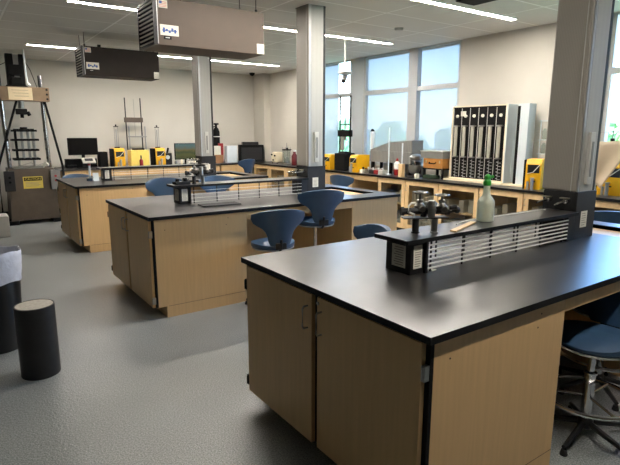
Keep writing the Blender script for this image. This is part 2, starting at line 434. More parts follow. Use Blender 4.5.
def label_sheet(mb_parent, face, a0, a1, z0, z1, pos, n=7, vertical=False):
    """paper sheet with printed lines on a face: 'x' face at x=pos (facing -x), 'y' face at y=pos (facing -y)"""
    m = MB(); 
    if face == 'x': m.box(pos-.002,pos,a0,a1,z0,z1)
    else: m.box(a0,a1,pos-.002,pos,z0,z1)
    o = m.build('notice_sheet', paper, mb_parent)
    l = MB()
    for i in range(n):
        z = z1-(z1-z0)*(i+1)/(n+1); ww = (a1-a0)*(.72-.2*random.random()); s0 = a0+(a1-a0)*.14
        if face == 'x': l.box(pos-.0028,pos-.0021,s0,s0+ww,z-.002,z+.002)
        else: l.box(s0,s0+ww,pos-.0028,pos-.0021,z-.002,z+.002)
    l.build('printed_lines', ink, o)
def service_shelf(yc, which, ring):
    """raised service shelf along the bench spine, ending in the black box round the column foot"""
    t = thing('service_shelf', 'black raised service shelf with white rods running down the %s bench to its column' % which, 'shelf', (1.77,yc,T), group='bench service shelves')
    h = .10; z1 = .166; z2 = .188
    dark_edges(MB().box(0,1.587,-.12,.12,z1,z2,.0015).build('shelf_board', epoxy, t))
    e = MB().box(.055,.150,-.09,.085,0,z1,.002).build('end_box', black, t)
    label_sheet(e, 'x', -.055,.04,.03,.145, .055, 8); label_sheet(e, 'y', .075,.135,.03,.15, -.09, 9)
    MB().box(.151,.166,-.105,.105,0,z1).build('end_frame', black, t)
    MB().box(1.50,1.585,-.10,.10,0,z1,.002).build('inner_box', black, t)
    for s in ((-1,1) if ring == 0 else (-1,)):
        r = MB()
        nr = 6 if ring == 0 else 4; st = .024 if ring == 0 else .036
        for i in range(nr): r.box(.167,1.499,s*h-.003,s*h+.003,.018+i*st,(.025 if ring == 0 else .0215)+i*st)
        r.build('rod_rack', white, t)
        for i in range(6):
            x = .20+i*.25; MB().box(x-.004,x+.004,s*(h-.008)-.003,s*(h-.008)+.003,.001,z1-.001).build('rack_upright', black, t)
    b = MB().box(1.588,1.84,-.098,.14,0,.3165,.003).build('column_box', charcoal, t)
    label_sheet(b, 'y', 1.655,1.735,.075,.185,-.098,6)
    for k, yy in enumerate((.085,-.04)):
        g = MB(); z = .255
        g.cyl((1.588,yy,z),(1.55,yy,z),.016); g.cyl((1.55,yy,z),(1.46,yy,z-.006),.010,.006); g.cyl((1.46,yy,z-.006),(1.42,yy,z-.014),.008,.004); g.sphere((1.548,yy,z),.019)
        o = g.build('gas_tap', chrome, t, True)
        MB().box(1.522,1.552,yy-.03,yy+.03,z+.018,z+.026,.003).build('tap_lever', brass, o)
        MB().cyl((1.5475,yy,z+.01),(1.5475,yy,z+.022),.005).build('tap_stem', brass, o)
    return t
service_shelf(1.82, 'front', 0); service_shelf(4.93, 'second', 1); service_shelf(7.96, 'farthest', 1)

# ------------------------------------------------------------------ valve manifolds
nickel = mat('dull_grey_nickel', (128,126,120), .3, 1., noise=.15, nscale=30)
def valve_manifold(name, label, loc, rz, s=1.):
    t = thing(name, label, 'valve assembly', loc, rz, group='pipe valve assemblies')
    for i, x in enumerate((-.055,.055)):
        MB().lathe([(.024,0),(.024,.006),(.0195,.008),(.0195,.085)], (x,-.03,0)).build('post', steel if i else charcoal, t, True)
    MB().box(-.13,.13,-.055,.03,.086,.092,.002).build('base_plate', black, t)
    m = MB(); m.cyl((-.12,0,.125),(.13,0,.125),.02); m.cyl((-.135,0,.125),(-.118,0,.125),.027,n=8); m.cyl((.128,0,.125),(.147,0,.125),.027,n=8); m.cyl((0,0,.092),(0,0,.13),.018)
    m.build('pipe_body', charcoal, t, True)
    for x, y, zt in ((-.02,.015,.235), (.10,-.01,.22)):
        m = MB(); m.lathe([(.026,.115),(.032,.13),(.032,.155),(.022,.165),(.016,.175),(.02,.18),(.02,.19),(.009,.193),(.006,zt)], (x,y,0), 16)
        m.cyl((x,y,.14),(x,y-.055,.14),.018,n=8); m.cyl((x-.01,y,.14),(x+.055,y,.14),.017,n=8)
        v = m.build('valve_body', nickel, t, True)
        m = MB(); R = .036
        m.tube([(x+R*math.cos(a)*(1+.12*math.cos(5*a)), y+R*math.sin(a)*(1+.12*math.cos(5*a)), zt) for a in [k*2*PI/30 for k in range(30)]], .006, 6, True)
        for k in range(5):
            a = k*2*PI/5; m.cyl((x,y,zt),(x+R*math.cos(a),y+R*math.sin(a),zt),.005,n=6)
        m.sphere((x,y,zt),.010); m.build('handwheel', nickel, v, True)
    MB().lathe([(.017,.0925),(.021,.094),(.021,.19),(.018,.194)], (.03,-.045,0)).build('canister', steel, t, True)
    MB().tube([(-.065,-.03,.085),(-.065,-.03,.11),(-.10,-.03,.125),(-.10,-.03,.16),(-.085,-.03,.178),(-.06,-.03,.18)], .006, 8).build('white_tube', white, t, True)['label'] = 'white bent tube'
    m = MB(); m.cyl((.145,0,.125),(.185,-.012,.13),.016); m.sphere((.19,-.013,.13),.021); m.cyl((.13,-.05,.15),(.17,-.06,.155),.014); m.build('hose_fitting', black, t, True)
    m = MB(); m.sphere((.06,.02,.155),.03,(1,1,.9)); m.cyl((.06,.02,.155),(.02,.05,.16),.016); m.build('gauge_ball', steel, t, True)
    return t
v1 = valve_manifold('valve_manifold', 'chrome and black pipe valve assembly on two posts on the front bench shelf', (2.01,1.825,1.1035), -.50)
v1.scale = (.92,.92,.88)
v2 = dup(v1, (2.05,4.93,1.1035), .1, 'chrome pipe valve assembly with ball gauges on the second bench shelf')
t = thing('regulator_block', 'low black regulator block with knobs at the left end of the second bench shelf', 'regulator', (1.885,4.92,1.1035), .1)
MB().box(-.075,.075,-.035,.035,0,.03,.004).build('block', black, t)
for a_, b_, r_0 in (((-.05,0,.03),(-.05,0,.055),.02),((.03,0,.03),(.03,0,.06),.022),((-.075,0,.018),(-.1,0,.018),.014)): MB().cyl(a_,b_,r_0).build('knob', blackm, t, True)
for x_ in (0,.062): MB().cyl((x_,-.01,.03),(x_,-.01,.052),.009).build('fitting', chrome, t, True)

# spray bottle
t = thing('spray_bottle', 'cloudy white spray bottle with a green neck on the front bench shelf', 'bottle', (2.56,1.845,1.1035))
MB().lathe([(.042,0),(.049,.004),(.050,.01),(.050,.108),(.046,.124),(.036,.138),(.025,.150),(.021,.165),(.018,.20),(.0165,.212)], n=28).build('bottle_body', bottlem, t, True)
m = MB(); m.lathe([(.020,.210),(.023,.213),(.023,.236),(.017,.243),(.016,.250),(.014,.262)], n=18); m.cyl((0,0,.256),(.036,-.012,.262),.009); m.sphere((0,0,.258),.019)
m.build('spray_cap', green, t, True)
# wooden paddle on shelf
t = MB().box(-.17,.17,-.017,.017,0,.008,.002).move(Matrix.Rotation(.35,4,'Z')).build('wooden_strip', woodp); t.location = (2.29,1.785,1.1035)
tag(t, 'flat pale wooden strip lying beside the spray bottle on the front shelf', 'strip')
t = MB().tube([(2.31,1.85,1.1065),(2.40,1.885,1.1065),(2.50,1.91,1.1065),(2.72,1.90,1.1065),(3.0,1.895,1.1065),(3.28,1.89,1.1065)], .003).build('white_cable', white, None, True)
tag(t, 'thin white cable trailing along the front bench shelf toward the column', 'cable')
t = MB().box(-.02,.02,-.012,.012,0,.004).move(Matrix.Rotation(.2,4,'Z')).build('paper_scrap', paper); t.location = (1.995,1.735,T+.0005)
tag(t, 'small folded white paper scrap on the front worktop near the shelf', 'paper')
t = MB().box(-.195,.195,-.085,.085,0,.012,.003).move(Matrix.Rotation(-.06,4,'Z')).build('black_board', charcoal, None); t.location = (2.13,4.585,T+.0005)
tag(t, 'thin dark flat slab lying on the second bench worktop', 'slab')

# ------------------------------------------------------------------ stools
def stool_proto(loc, rz, seat_z, label, bs=1.):
    t = thing('lab_stool', label, 'stool', loc, rz, group='blue swivel lab stools')
    # faces +Y locally; backrest at -Y
    m = MB()
    def seat(u, v):
        a = 2*PI*u; r = v
        # saddle-shaped top
        x = math.cos(a)*.205*r; y = math.sin(a)*.20*r
        z = .035*(1-r**3)+.018*r*r*math.cos(2*a)*(1-.3*r)+.012*max(0,-math.sin(a))*r
        return (x,y,seat_z+z-.01)
    n = 36; k = 8
    rings = [[m.bm.verts.new(seat(j/n, max(i/k,.02))) for j in range(n)] for i in range(k+1)]
    for (rr, dz) in ((.205,-.030), (.19,-.048), (.10,-.055)):
        rings.append([m.bm.verts.new((math.cos(2*PI*j/n)*rr, math.sin(2*PI*j/n)*rr*.975, seat_z+dz)) for j in range(n)])
    m.bm.faces.new(rings[0][::-1]); m.bm.faces.new(rings[-1])
    for A, B in zip(rings, rings[1:]):
        for j in range(n): m.bm.faces.new((A[j],A[(j+1) % n],B[(j+1) % n],B[j]))
    s = m.build('seat', blue, t, True)
    MB().lathe([(.188,seat_z-.060),(.2,seat_z-.052),(.2,seat_z-.049),(.188,seat_z-.048)], n=36).build('seat_rim', lgrey, s, True)
    # backrest: wide whale-tail shell narrowing to a stem
    prof = [(-.01,.075),(.03,.088),(.08,.098),(.12,.112),(.15,.135),(.175,.170),(.20,.198),(.24,.212),(.28,.210),(.31,.190),(.325,.155)]
    m = MB(); front, back = [], []
    nn = 12
    for z, hw in prof:
        rf, rb = [], []
        for i in range(nn+1):
            q = -1+2*i/nn; x = hw*1.2*q
            y = -.215-.05*(z/.34)+.055*(x/.2)**2*1.0
            edge = (1-abs(q)**4)*.018+.006
            zz = seat_z+.01+z*bs-(.02*abs(q)**2 if z > .3 else 0)
            rf.append(m.bm.verts.new((x,y+edge,zz))); rb.append(m.bm.verts.new((x,y-edge,zz)))
        front.append(rf); back.append(rb)
    K = len(prof)
    for i in range(K-1):
        for j in range(nn):
            m.bm.faces.new((front[i][j],front[i][j+1],front[i+1][j+1],front[i+1][j])); m.bm.faces.new((back[i][j],back[i+1][j],back[i+1][j+1],back[i][j+1]))
        m.bm.faces.new((front[i][0],front[i+1][0],back[i+1][0],back[i][0])); m.bm.faces.new((front[i][nn],back[i][nn],back[i+1][nn],front[i+1][nn]))
    for j in range(nn):
        m.bm.faces.new((front[0][j],back[0][j],back[0][j+1],front[0][j+1])); m.bm.faces.new((front[-1][j],front[-1][j+1],back[-1][j+1],back[-1][j]))
    m.build('backrest', blue, t, True)
    m = MB(); m.tube([(0,-.10,seat_z-.065),(0,-.20,seat_z-.06),(0,-.245,seat_z-.02),(0,-.25,seat_z+.06)], .012, 8); m.build('back_bracket', black, t, True)
    m = MB(); m.box(-.05,.05,-.255,-.225,seat_z-.03,seat_z+.03,.008); m.build('tilt_knob', black, t, True)
    MB().cyl((0,0,.30),(0,0,seat_z-.058),.019).build('gas_piston', chrome, t, True)
    m = MB(); m.lathe([(.028,.09),(.028,.36),(.034,.365),(.034,.375),(.02,.38)], n=20); m.build('gas_column', chrome, t, True)
    m = MB(); m.tube([(.225*math.cos(a),.225*math.sin(a),.235) for a in [k*2*PI/40 for k in range(40)]], .011, 8, True)
    fr = m.build('foot_ring', chrome, t, True)
    for k in range(3):
        a = k*2*PI/3+.4; MB().cyl((.03*math.cos(a),.03*math.sin(a),.235),(.222*math.cos(a),.222*math.sin(a),.235),.007,n=8).build('ring_spoke', chrome, fr, True)
    MB().lathe([(.036,.06),(.04,.075),(.04,.10),(.03,.115)], n=20).build('hub', black, t, True)
    for k in range(5):
        a = k*2*PI/5+.3; ca, sa = math.cos(a), math.sin(a)
        m = MB(); m.cyl((.03*ca,.03*sa,.085),(.26*ca,.26*sa,.045),.018,.012,n=8); l = m.build('leg', black, t, True)
        MB().lathe([(.018,.0),(.02,.004),(.014,.03)], (.255*ca,.255*sa,0), 12).build('glide', rubber, l, True)
    return t
def stool(x, y, rz, seat_z, label, bs=1.):
    return stool_proto((x,y,0), rz, seat_z, label, bs)
stool(2.40,4.03,-.22,.615,'blue swivel stool with low seat at the left of the second bench knee space')
stool(3.09,4.31,-.25,.72,'blue swivel stool with raised back at the right of the second bench knee space')
stool(2.66,1.20,1.7,.585,'blue swivel stool with chrome foot ring tucked under the front bench', .62)
stool(3.24,1.42,1.2,.585,'dark blue stool behind the nearest one, under the front bench', .62)
stool(2.40,2.88,PI-1.75,.585,'blue stool behind the front bench, only its backrest top showing')
stool(4.76,2.27,-.75,.62,'blue stool beyond the front bench column at the right edge of the photo')
stool(2.14,5.96,PI,.73,'blue stool on the far side of the second bench, left of the valve assembly')
stool(2.82,5.96,PI,.72,'blue stool on the far side of the second bench, right of the valve assembly')
stool(1.73,8.95,PI+.2,.60,'blue stool behind the farthest bench at its aisle end')
stool(5.16,9.95,.3,.72,'blue stool in front of the leaning white boards at the back counter')
stool(5.42,6.62,-PI/2+.2,.60,'blue stool at the knee space of the window counter')

# ------------------------------------------------------------------ perimeter counters
def glass_cabinet(y0, y1, label):
    t = thing('glass_door_cabinet', label, 'cabinet', (5.83,(y0+y1)/2,0), group='window counter cabinets')
    h = (y1-y0)/2; D = 6.47-5.83
    m = MB(); m.box(.02,D,-h+.002,-h+.02,.10,.883); m.box(.02,D,h-.02,h-.002,.10,.883); m.box(D-.02,D,-h+.02,h-.02,.10,.883); m.box(.02,D-.02,-h+.02,h-.02,.10,.12); m.box(.02,D-.02,-h+.02,h-.02,.865,.883)
    m.build('cabinet_body', wood, t); MB().box(.08,D,-h+.002,h-.002,0,.099).build('toe_kick', blackm, t)
    MB().box(.06,D-.021,-h+.021,h-.021,.47,.485).build('inner_shelf', woodp, t)
    m = MB(); r = random.Random(int(y0*100))
    for k in range(5):
        yy = -h+.08+k*(2*h-.16)/4; m.box(.08+r.random()*.06,.34+r.random()*.1,yy-.04,yy+.045,.486,.55+r.random()*.16,.01); m.box(.08,.4,yy-.04,yy+.04,.121,.2+r.random()*.15,.01)
    m.build('stored_contents', lgrey, t)['kind'] = 'stuff'
    d = MB(); a = .07; d.box(0,.019,-h+.003,-h+a,.11,.875); d.box(0,.019,h-a,h-.003,.11,.875); d.box(0,.019,-h+a,h-a,.11,.11+a); d.box(0,.019,-h+a,h-a,.875-a,.875)
    dd = d.build('door', woodp, t); MB().box(.007,.011,-h+a,h-a,.11+a,.875-a).build('door_glass', cabgl, dd)
    hb = MB(); hb.tube([(0,h-.03,.72),(-.027,h-.03,.72),(-.027,h-.03,.80),(0,h-.03,.80)], .004, 8); hb.build('handle', steel, dd, True)
for i, (a, b) in enumerate(((5.71,6.33),(5.04,5.70),(4.33,5.03),(3.67,4.32),(2.97,3.66),(2.27,2.96),(1.57,2.26))):
    nm = ['first glass-door maple cabinet right of the knee space','second glass-door maple cabinet, behind the front bench valves','third glass-door maple cabinet, behind the spray bottle','fourth glass-door maple cabinet, left of the front column',
          'glass-door maple cabinet hidden mostly behind the front column','glass-door maple cabinet just right of the front column','glass-door maple cabinet at the right end of the window counter'][i]
    glass_cabinet(a, b, nm+' of the window counter')
for i, (a, b) in enumerate(((7.02,7.75),(7.76,8.48),(8.49,9.20),(9.21,9.90),(9.91,10.60))):
    glass_cabinet(a, b, ['glass-door maple cabinet left of the counter knee space','glass-door maple cabinet under the yellow testers by the window','glass-door maple cabinet behind the middle column','glass-door maple cabinet under the glass apparatus','glass-door maple cabinet in the far corner of the window counter'][i])
t = dark_edges(MB().prism([(5.80,1.50),(6.475,1.50),(6.475,10.89),(6.29,10.89),(6.29,11.38),(5.0,11.38),(5.0,10.63),(5.80,10.63)], .8845, T).build('window_counter', epoxy))
tag(t, 'long black countertop running below the windows and round the far corner', 'countertop')
t = MB().box(5.82,5.84,6.335,7.015,.80,.884).build('knee_rail', wood); tag(t, 'maple rail across the knee space of the window counter', 'rail')
# back counter cabinets (left part)
t = MB().box(1.70,4.99,10.62,11.385,.8845,T).build('back_counter', epoxy); tag(t, 'black countertop along the back wall carrying the monitors and yellow testers', 'countertop')
for i, x in enumerate((1.72,2.54,3.36,4.18,5.02)):
    c = thing('back_base_cabinet', 'maple two-door cabinet under the back counter, %s' % ['below the blank monitor','below the left yellow tester','below the pale yellow load frame','below the landscape screen','below the leaning white boards'][i], 'cabinet', (x,10.64,0), group='back counter cabinets')
    L = .80 if x < 5 else .77
    MB().box(0,L,.02,.73,.10,.883).build('cabinet_body', wood, c); MB().box(0,L,.09,.73,0,.099).build('toe_kick', blackm, c)
    for k in (0,1):
        a = .004+k*L/2; d = MB().box(a,a+L/2-.008,0,.019,.11,.875,.0015).build('door', wood, c)
        hx = L/2-.04 if k == 0 else L/2+.04
        hb = MB(); hb.tube([(hx,0,.72),(hx,-.027,.72),(hx,-.027,.80),(hx,0,.80)], .004, 8); hb.build('handle', steel, d, True)

# ------------------------------------------------------------------ back counter items
def monitor(label, x0, x1, y, z0, z1, face='y', scr=screen, name='monitor'):
    t = thing(name, label, 'monitor', ((x0+x1)/2,y,T+.0005)); h = (x1-x0)/2
    MB().box(-h,h,0,.035,z0-T,z1-T,.006).build('bezel', blackm, t)
    MB().box(-h+.012,h-.012,-.002,-.0003,z0-T+.012,z1-T-.012).build('screen', scr, t)
    m = MB(); m.box(-.03,.03,.036,.055,.012,z0-T+.12); m.build('stand_neck', blackm, t)
    MB().box(-.12,.12,-.05,.13,0,.012,.004).build('stand_base', blackm, t)
    return t
monitor('blank black monitor on the back counter right of the tall testing machine', 1.90,2.45,10.86,1.17,1.50)
monitor('screen showing a hilly landscape picture near the left column', 4.03,4.55,10.86,1.02,1.375, scr=landm)
t = thing('computer_case', 'low black computer tower lying below the blank monitor', 'computer', (2.13,11.05,T+.0005))
MB().box(-.24,.34,.06,.24,0,.17,.006).build('case', blackm, t); MB().box(-.22,-.05,.052,.059,.03,.06).build('drive_bay', charcoal, t)
t = MB().box(2.50,2.66,10.98,11.2,T+.0005,1.22,.01).build('black_cabinet_box', blackm); tag(t, 'black equipment box between the blank monitor and the left yellow tester', 'box')

def yellow_tester(label, x, y, hw, z1, rz=0., tubes=True, body=yellow, loc=None):
    t = thing('soil_tester', label, 'testing machine', (x,y,T+.0005), rz, group='yellow benchtop testers')
    h = z1-T
    MB().prism([(-.14,0),(.16,0),(.16,h),(-.10,h),(-.14,h-.06)], -hw, hw, 'x').build('housing', body, t)   # profile in y,z
    MB().box(-hw-.035,-hw-.002,-.10,.16,.0,h-.01,.004).build('side_case', blackm, t)
    p = MB().box(-hw+.02,hw-.02,-.1435,-.1405,h*.55,h*.82).build('control_panel', black, t)
    MB().tube([(-hw+.02,-.147,h*.52),(0,-.147,h*.58),(hw-.02,-.147,h*.82)], .005, 6).build('pale_stripe', paper, p)
    MB().box(-.02,.03,-.143,-.1405,h*.25,h*.29).build('name_plate', charcoal, t)
    if tubes:
        for dx in (-.035,.035): MB().cyl((dx,.03,h),(dx,.03,h+.42),.006).build('guide_rod', steel, t, True)
        MB().cyl((0,.03,h+.02),(0,.03,h+.38),.012).build('ram', alum, t, True)
        m = MB(); m.box(-.05,.05,.01,.05,h+.0005,h+.022,.003); m.box(-.045,.045,.01,.05,h+.425,h+.44,.003); m.build('cap_plate', blackm, t)
        MB().sphere((0,.03,h+.46),.018).build('top_knob', blackm, t, True)
    m = MB(); m.cyl((.0,-.18,0),(.0,-.18,.14),.02); m.cyl((-.05,-.17,0),(-.05,-.17,.1),.016); m.cyl((0,-.18,.14),(0,-.18,.15),.028); m.build('sample_cell', alum, t, True)
    return t
yellow_tester('yellow tester with clear cell at the left end of the back counter group', 2.855,10.95,.10,1.29)
yellow_tester('yellow tester at the right end of the back counter group', 3.70,10.95,.10,1.28)
t = thing('load_frame', 'tall twin-column load frame on a pale yellow base between two yellow testers', 'testing machine', (3.28,10.98,T+.0005))
MB().box(-.19,.19,-.12,.14,0,.33,.008).build('base_housing', paley, t)
MB().box(-.11,.11,-.08,.1,.331,.365,.004).build('platen', blackm, t)
for x in (-.17,.15):
    MB().cyl((x,.16,0),(x,.16,1.40),.012).build('column_rod', charcoal, t, True)
m = MB(); m.box(-.20,.18,.13,.19,.90,1.0,.004); m.build('crosshead', mat('crosshead_brown',(84,72,62),.5,noise=.05), t)
MB().box(-.14,.24,.135,.185,.59,.62,.003).build('lower_bar', steel, t)
MB().cyl((.01,.16,.62),(.01,.16,1.38),.004).build('centre_rod', steel, t, True)
[MB().cyl((x,.19,.0),(x,.19,.82),.015).build('cylinder_post', alum, t, True) for x in (-.11,.23)]
t = thing('wash_bottle', 'small red-capped bottle standing before the pale yellow load frame', 'bottle', (3.27,10.78,T+.0005))
MB().lathe([(.035,0),(.037,.01),(.037,.12),(.02,.15),(.012,.155)]).build('bottle_body', red, t, True); MB().lathe([(.014,.156),(.014,.21),(.006,.23)], n=12).build('cap', charcoal, t, True)
t = thing('camera_rig', 'dark apparatus with a small white dial between the right yellow tester and the landscape screen', 'apparatus', (3.93,11.05,T+.0005))
MB().box(-.08,.08,-.06,.08,0,.25,.01).build('body', charcoal, t); MB().cyl((-.02,-.062,.16),(-.02,-.075,.16),.045,n=24).build('dial', palebl, t, True); MB().cyl((0,.02,.25),(.03,.02,.36),.02).build('eyepiece', blackm, t, True)
for i, (x, r, h, mm) in enumerate(((3.99,.03,.10,steel),(4.12,.025,.12,cream),(4.26,.03,.13,lgrey),(4.42,.025,.11,cream))):
    t = MB().lathe([(r,0),(r,h*.75),(r*.7,h*.85),(r*.7,h)]).build('sample_jar', mm, None, True); t.location = (x,10.72,T+.0005)
    tag(t, ['steel lidded jar, leftmost of the jars before the landscape screen','cream jar, second from left before the landscape screen','grey tall jar, third from left before the landscape screen','cream jar, rightmost of the jars before the landscape screen'][i], 'jar', 'small jars on the back counter')
# extinguisher on back wall and papers
t = thing('fire_extinguisher', 'dark extinguisher with red lower half hanging on the back wall beside the left column', 'extinguisher', (5.20,11.25,1.12))
MB().lathe([(.08,.18),(.08,.50),(.05,.58),(.03,.60)]).build('tank', blackm, t, True)
MB().lathe([(.07,0),(.08,.02),(.08,.179)]).build('lower_tank', red, t, True)
MB().lathe([(.0805,.38),(.0805,.40)], cap=False).build('white_band', white, t, True)
m = MB(); m.cyl((0,0,.6),(0,0,.68),.025); m.box(-.05,.06,-.02,.02,.66,.70,.005); m.tube([(.0,0,.64),(-.1,0,.6),(-.12,0,.4),(-.12,0,.2)], .012); m.build('valve_head', blackm, t, True)
MB().box(-.03,.03,.08,.15,.02,.36).build('wall_bracket', greym, t)
t = thing('wall_gauge', 'small chrome gauge with thin pipe on the back wall above the extinguisher', 'gauge', (5.12,11.36,1.86))
MB().cyl((0,0,.1),(0,-.03,.1),.05).build('gauge_face', steel, t, True); MB().cyl((.03,-.01,.1),(.03,-.01,.5),.008).build('pipe', palebl, t, True); MB().box(-.04,.04,-.03,.035,-.2,.04,.005).build('lower_box', charcoal, t)
for nm, lab, x0, x1, y, z0, z1, mm, cat in (
    ('white_box','white carton beside the left column on the back counter',4.94,5.16,10.95,1.10,1.30,paper,'box'),
    ('cardboard_box','brown cardboard box below the white carton by the left column',4.94,5.19,10.90,T+.0005,1.099,cardb,'box'),
    ('red_folder','upright red folder between the white carton and the white boards',5.17,5.25,11.0,T+.0005,1.36,red,'folder'),
    ('white_board','pair of white sheets leaning upright behind a blue stool',5.27,5.53,10.85,T+.0005,1.30,palebl,'board')):
    m = MB().box(x0,x1,y,y+.12,z0,z1,.004)
    if nm == 'cardboard_box': m.box(x0,x0+.02,y-.004,y-.001,z0+.01,z1-.01)
    if nm == 'white_board': m.box((x0+x1)/2-.002,(x0+x1)/2+.002,y-.002,y-.0005,z0+.02,z1-.02)
    tag(m.build(nm, mm), lab, cat)
t = thing('printer_cabinet', 'large black box with raised top in the far corner of the counter', 'equipment', (6.0,11.02,T+.0005), -.35)
MB().box(-.30,.28,-.14,.16,0,.40,.01).build('case', blackm, t); MB().box(-.22,.16,-.10,.14,.401,.47,.01).build('raised_top', black, t); MB().box(-.26,.24,-.145,-.141,.05,.34).build('front_panel', charcoal, t)
t = thing('cream_instrument', 'cream rounded instrument with dark knobs right of the black corner box', 'instrument', (6.12,10.02,T+.0005))
m = MB(); m.box(-.10,.12,-.13,.13,.02,.26,.05); m.build('housing', cream, t, True)
[MB().cyl((-.101,y,z),(-.125,y,z),.02).build('knob', blackm, t, True) for y, z in ((-.07,.18),(.06,.2),(.0,.08))]
[MB().cyl((x,y,0),(x,y,.02),.012).build('foot', rubber, t) for x in (-.07,.09) for y in (-.1,.1)]
t = thing('triaxial_cell', 'clear cylinder apparatus with steel rods and black cap on the far window counter', 'apparatus', (6.12,9.62,T+.0005))
MB().lathe([(.11,0),(.11,.02),(.07,.025)]).build('base_plate', steel, t, True); MB().lathe([(.075,.026),(.075,.30)], cap=False).build('glass_cylinder', clearg, t, True)
m = MB()
for k in range(4):
    a = PI/4+k*PI/2; m.cyl((.09*math.cos(a),.09*math.sin(a),.02),(.09*math.cos(a),.09*math.sin(a),.38),.007)
m.cyl((0,0,.33),(0,0,.47),.01); m.build('tie_rod', steel, t, True); MB().lathe([(.105,.305),(.105,.33),(.03,.335),(.03,.36)]).build('top_cap', blackm, t, True)
MB().lathe([(.035,.026),(.035,.17)]).build('sample', lgrey, t, True)
t = thing('red_bottle', 'dark red bottle right of the clear cylinder apparatus', 'bottle', (6.08,9.25,T+.0005)); MB().lathe([(.06,0),(.065,.01),(.065,.2),(.03,.25),(.03,.29)]).build('bottle_body', mat('dark_red_plastic',(96,18,24),.45,noise=.1), t, True); MB().lathe([(.034,.291),(.034,.33)]).build('cap', white, t, True)
t = MB().lathe([(.035,0),(.04,.01),(.04,.27),(.045,.28)]).build('measuring_cylinder', clearg, None, True); t.location = (6.1,9.08,T+.0005); tag(t, 'clear measuring cylinder beside the dark red bottle, left of the middle column', 'glassware')

# ------------------------------------------------------------------ window counter items
yt = yellow_tester('yellow and black tester in front of the unblinded window, left of its twin', 6.05,7.90,.13,1.20, -PI/2, tubes=False)
t = thing('load_frame', 'black twin-column load frame standing before the bright unblinded window', 'testing machine', (6.05,7.50,T+.0005), -PI/2)
MB().box(-.155,.155,-.13,.13,0,.32,.02).build('base_housing', blackm, t); MB().box(-.09,.09,-.08,.08,.321,.35,.004).build('platen', charcoal, t)
for x in (-.15,.15): MB().cyl((x,0,.321),(x,0,1.35),.017).build('column_rod', black, t, True)
MB().box(-.175,.175,-.04,.04,.62,.74,.006).build('crosshead', blackm, t); MB().box(-.14,.14,-.02,.02,.83,.85,.003).build('upper_bar', blackm, t)
m = MB(); m.cyl((0,0,.56),(0,0,.62),.03); m.cyl((0,0,.74),(0,0,.96),.012); m.build('load_cell', steel, t, True)
for i, (y, lab) in enumerate(((7.86,'slim grey cylinder on a stand left of the black load frame'),(7.00,'slim white cylinder with black base knob right of the black load frame'))):
    t = thing('pressure_cylinder', lab, 'cylinder', (6.28,y,T+.0005), group='slim pressure cylinders by the window')
    MB().lathe([(.06,0),(.06,.01),(.012,.014),(.012,.36)]).build('stand', blackm, t, True)
    MB().lathe([(.025,.361),(.04,.37),(.042,.70),(.02,.715)]).build('tube_body', lgrey if i == 0 else palebl, t, True); MB().lathe([(.03,.716),(.034,.74),(.01,.76)]).build('top_cap', blackm, t, True)
yellow_tester('yellow tester with black side standing right of the black load frame', 6.02,7.05,.10,1.22, -PI/2, tubes=False)
t = thing('wire_stand', 'small white bent wire stand at the left end of the window counter knee space', 'stand', (5.86,8.16,T+.0005))
m = MB(); m.tube([(0,0,0),(0,0,.12),(0,-.12,.13),(0,-.12,0)], .006); m.tube([(.08,0,0),(.08,0,.12),(.08,-.12,.13),(.08,-.12,0)], .006); m.cyl((0,0,.12),(.08,0,.12),.005); m.build('wire_frame', lgrey, t, True)
# ribbed grey housing
t = thing('ribbed_housing', 'long grey ribbed housing with a sloping lid on the window counter', 'equipment', (6.28,6.40,T+.0005))
MB().box(-.14,.14,-.50,.50,.19,.38,.005).build('trough', ribgry, t)
MB().prism([(-.50,.381),(.50,.381),(.50,.40),(.02,.54),(-.50,.57)], -.13,.13,'x').build('sloping_lid', ribgry, t)
[MB().box(x-.02,x+.02,y-.02,y+.02,0,.19).build('leg', blackm, t) for x in (-.1,.1) for y in (-.45,0,.45)]
for i, (y, h, lab) in enumerate(((6.30,.78,'taller thin clear burette tube in front of the ribbed housing'),(5.99,.53,'shorter thin clear burette tube near the silver mixer'))):
    t = thing('burette', lab, 'glassware', (6.03,y,T+.0005), group='thin clear burette tubes')
    MB().lathe([(.05,0),(.05,.012),(.008,.016),(.008,.05)]).build('base', palebl, t, True); MB().lathe([(.012,.051),(.012,h)], n=12).build('tube', palebl, t, True)
t = thing('gas_bottle', 'red and white squeeze bottle between the burettes', 'bottle', (6.06,6.13,T+.0005)); MB().lathe([(.045,0),(.05,.01),(.05,.10)]).build('lower_body', red, t, True); MB().lathe([(.05,.101),(.048,.2),(.02,.23)]).build('upper_body', white, t, True); MB().lathe([(.022,.231),(.022,.26),(.008,.28)], n=12).build('cap', red, t, True)
t = MB().box(5.86,5.93,5.82,5.90,T+.0005,1.12,.004).build('wood_block', woodp); tag(t, 'upright pale wooden block at the front edge of the window counter', 'block')
r_ = random.Random(3)
labs = ['white block of small fittings right of the yellow testers','grey clamp on the counter before the ribbed housing','small dark motor before the ribbed housing','red and white switch box before the ribbed housing','grey tray just left of the red squeeze bottle']
for i, (y, mm) in enumerate(((6.88,paper),(6.74,steel),(6.62,charcoal),(6.50,red),(6.385,lgrey))):
    t = thing('counter_gadget', labs[i], 'gadget', (5.98,y,T+.0005), group='small gadgets on the window counter')
    h = .05+.03*r_.random(); MB().box(-.06,.06,-.05,.05,0,h,.006).build('body', mm, t); m = MB(); m.cyl((0,0,h),(0,.01,h+.04),.018); m.cyl((.03,-.03,h),(.03,-.03,h+.025),.01); m.build('knob', lgrey if i else charcoal, t, True)
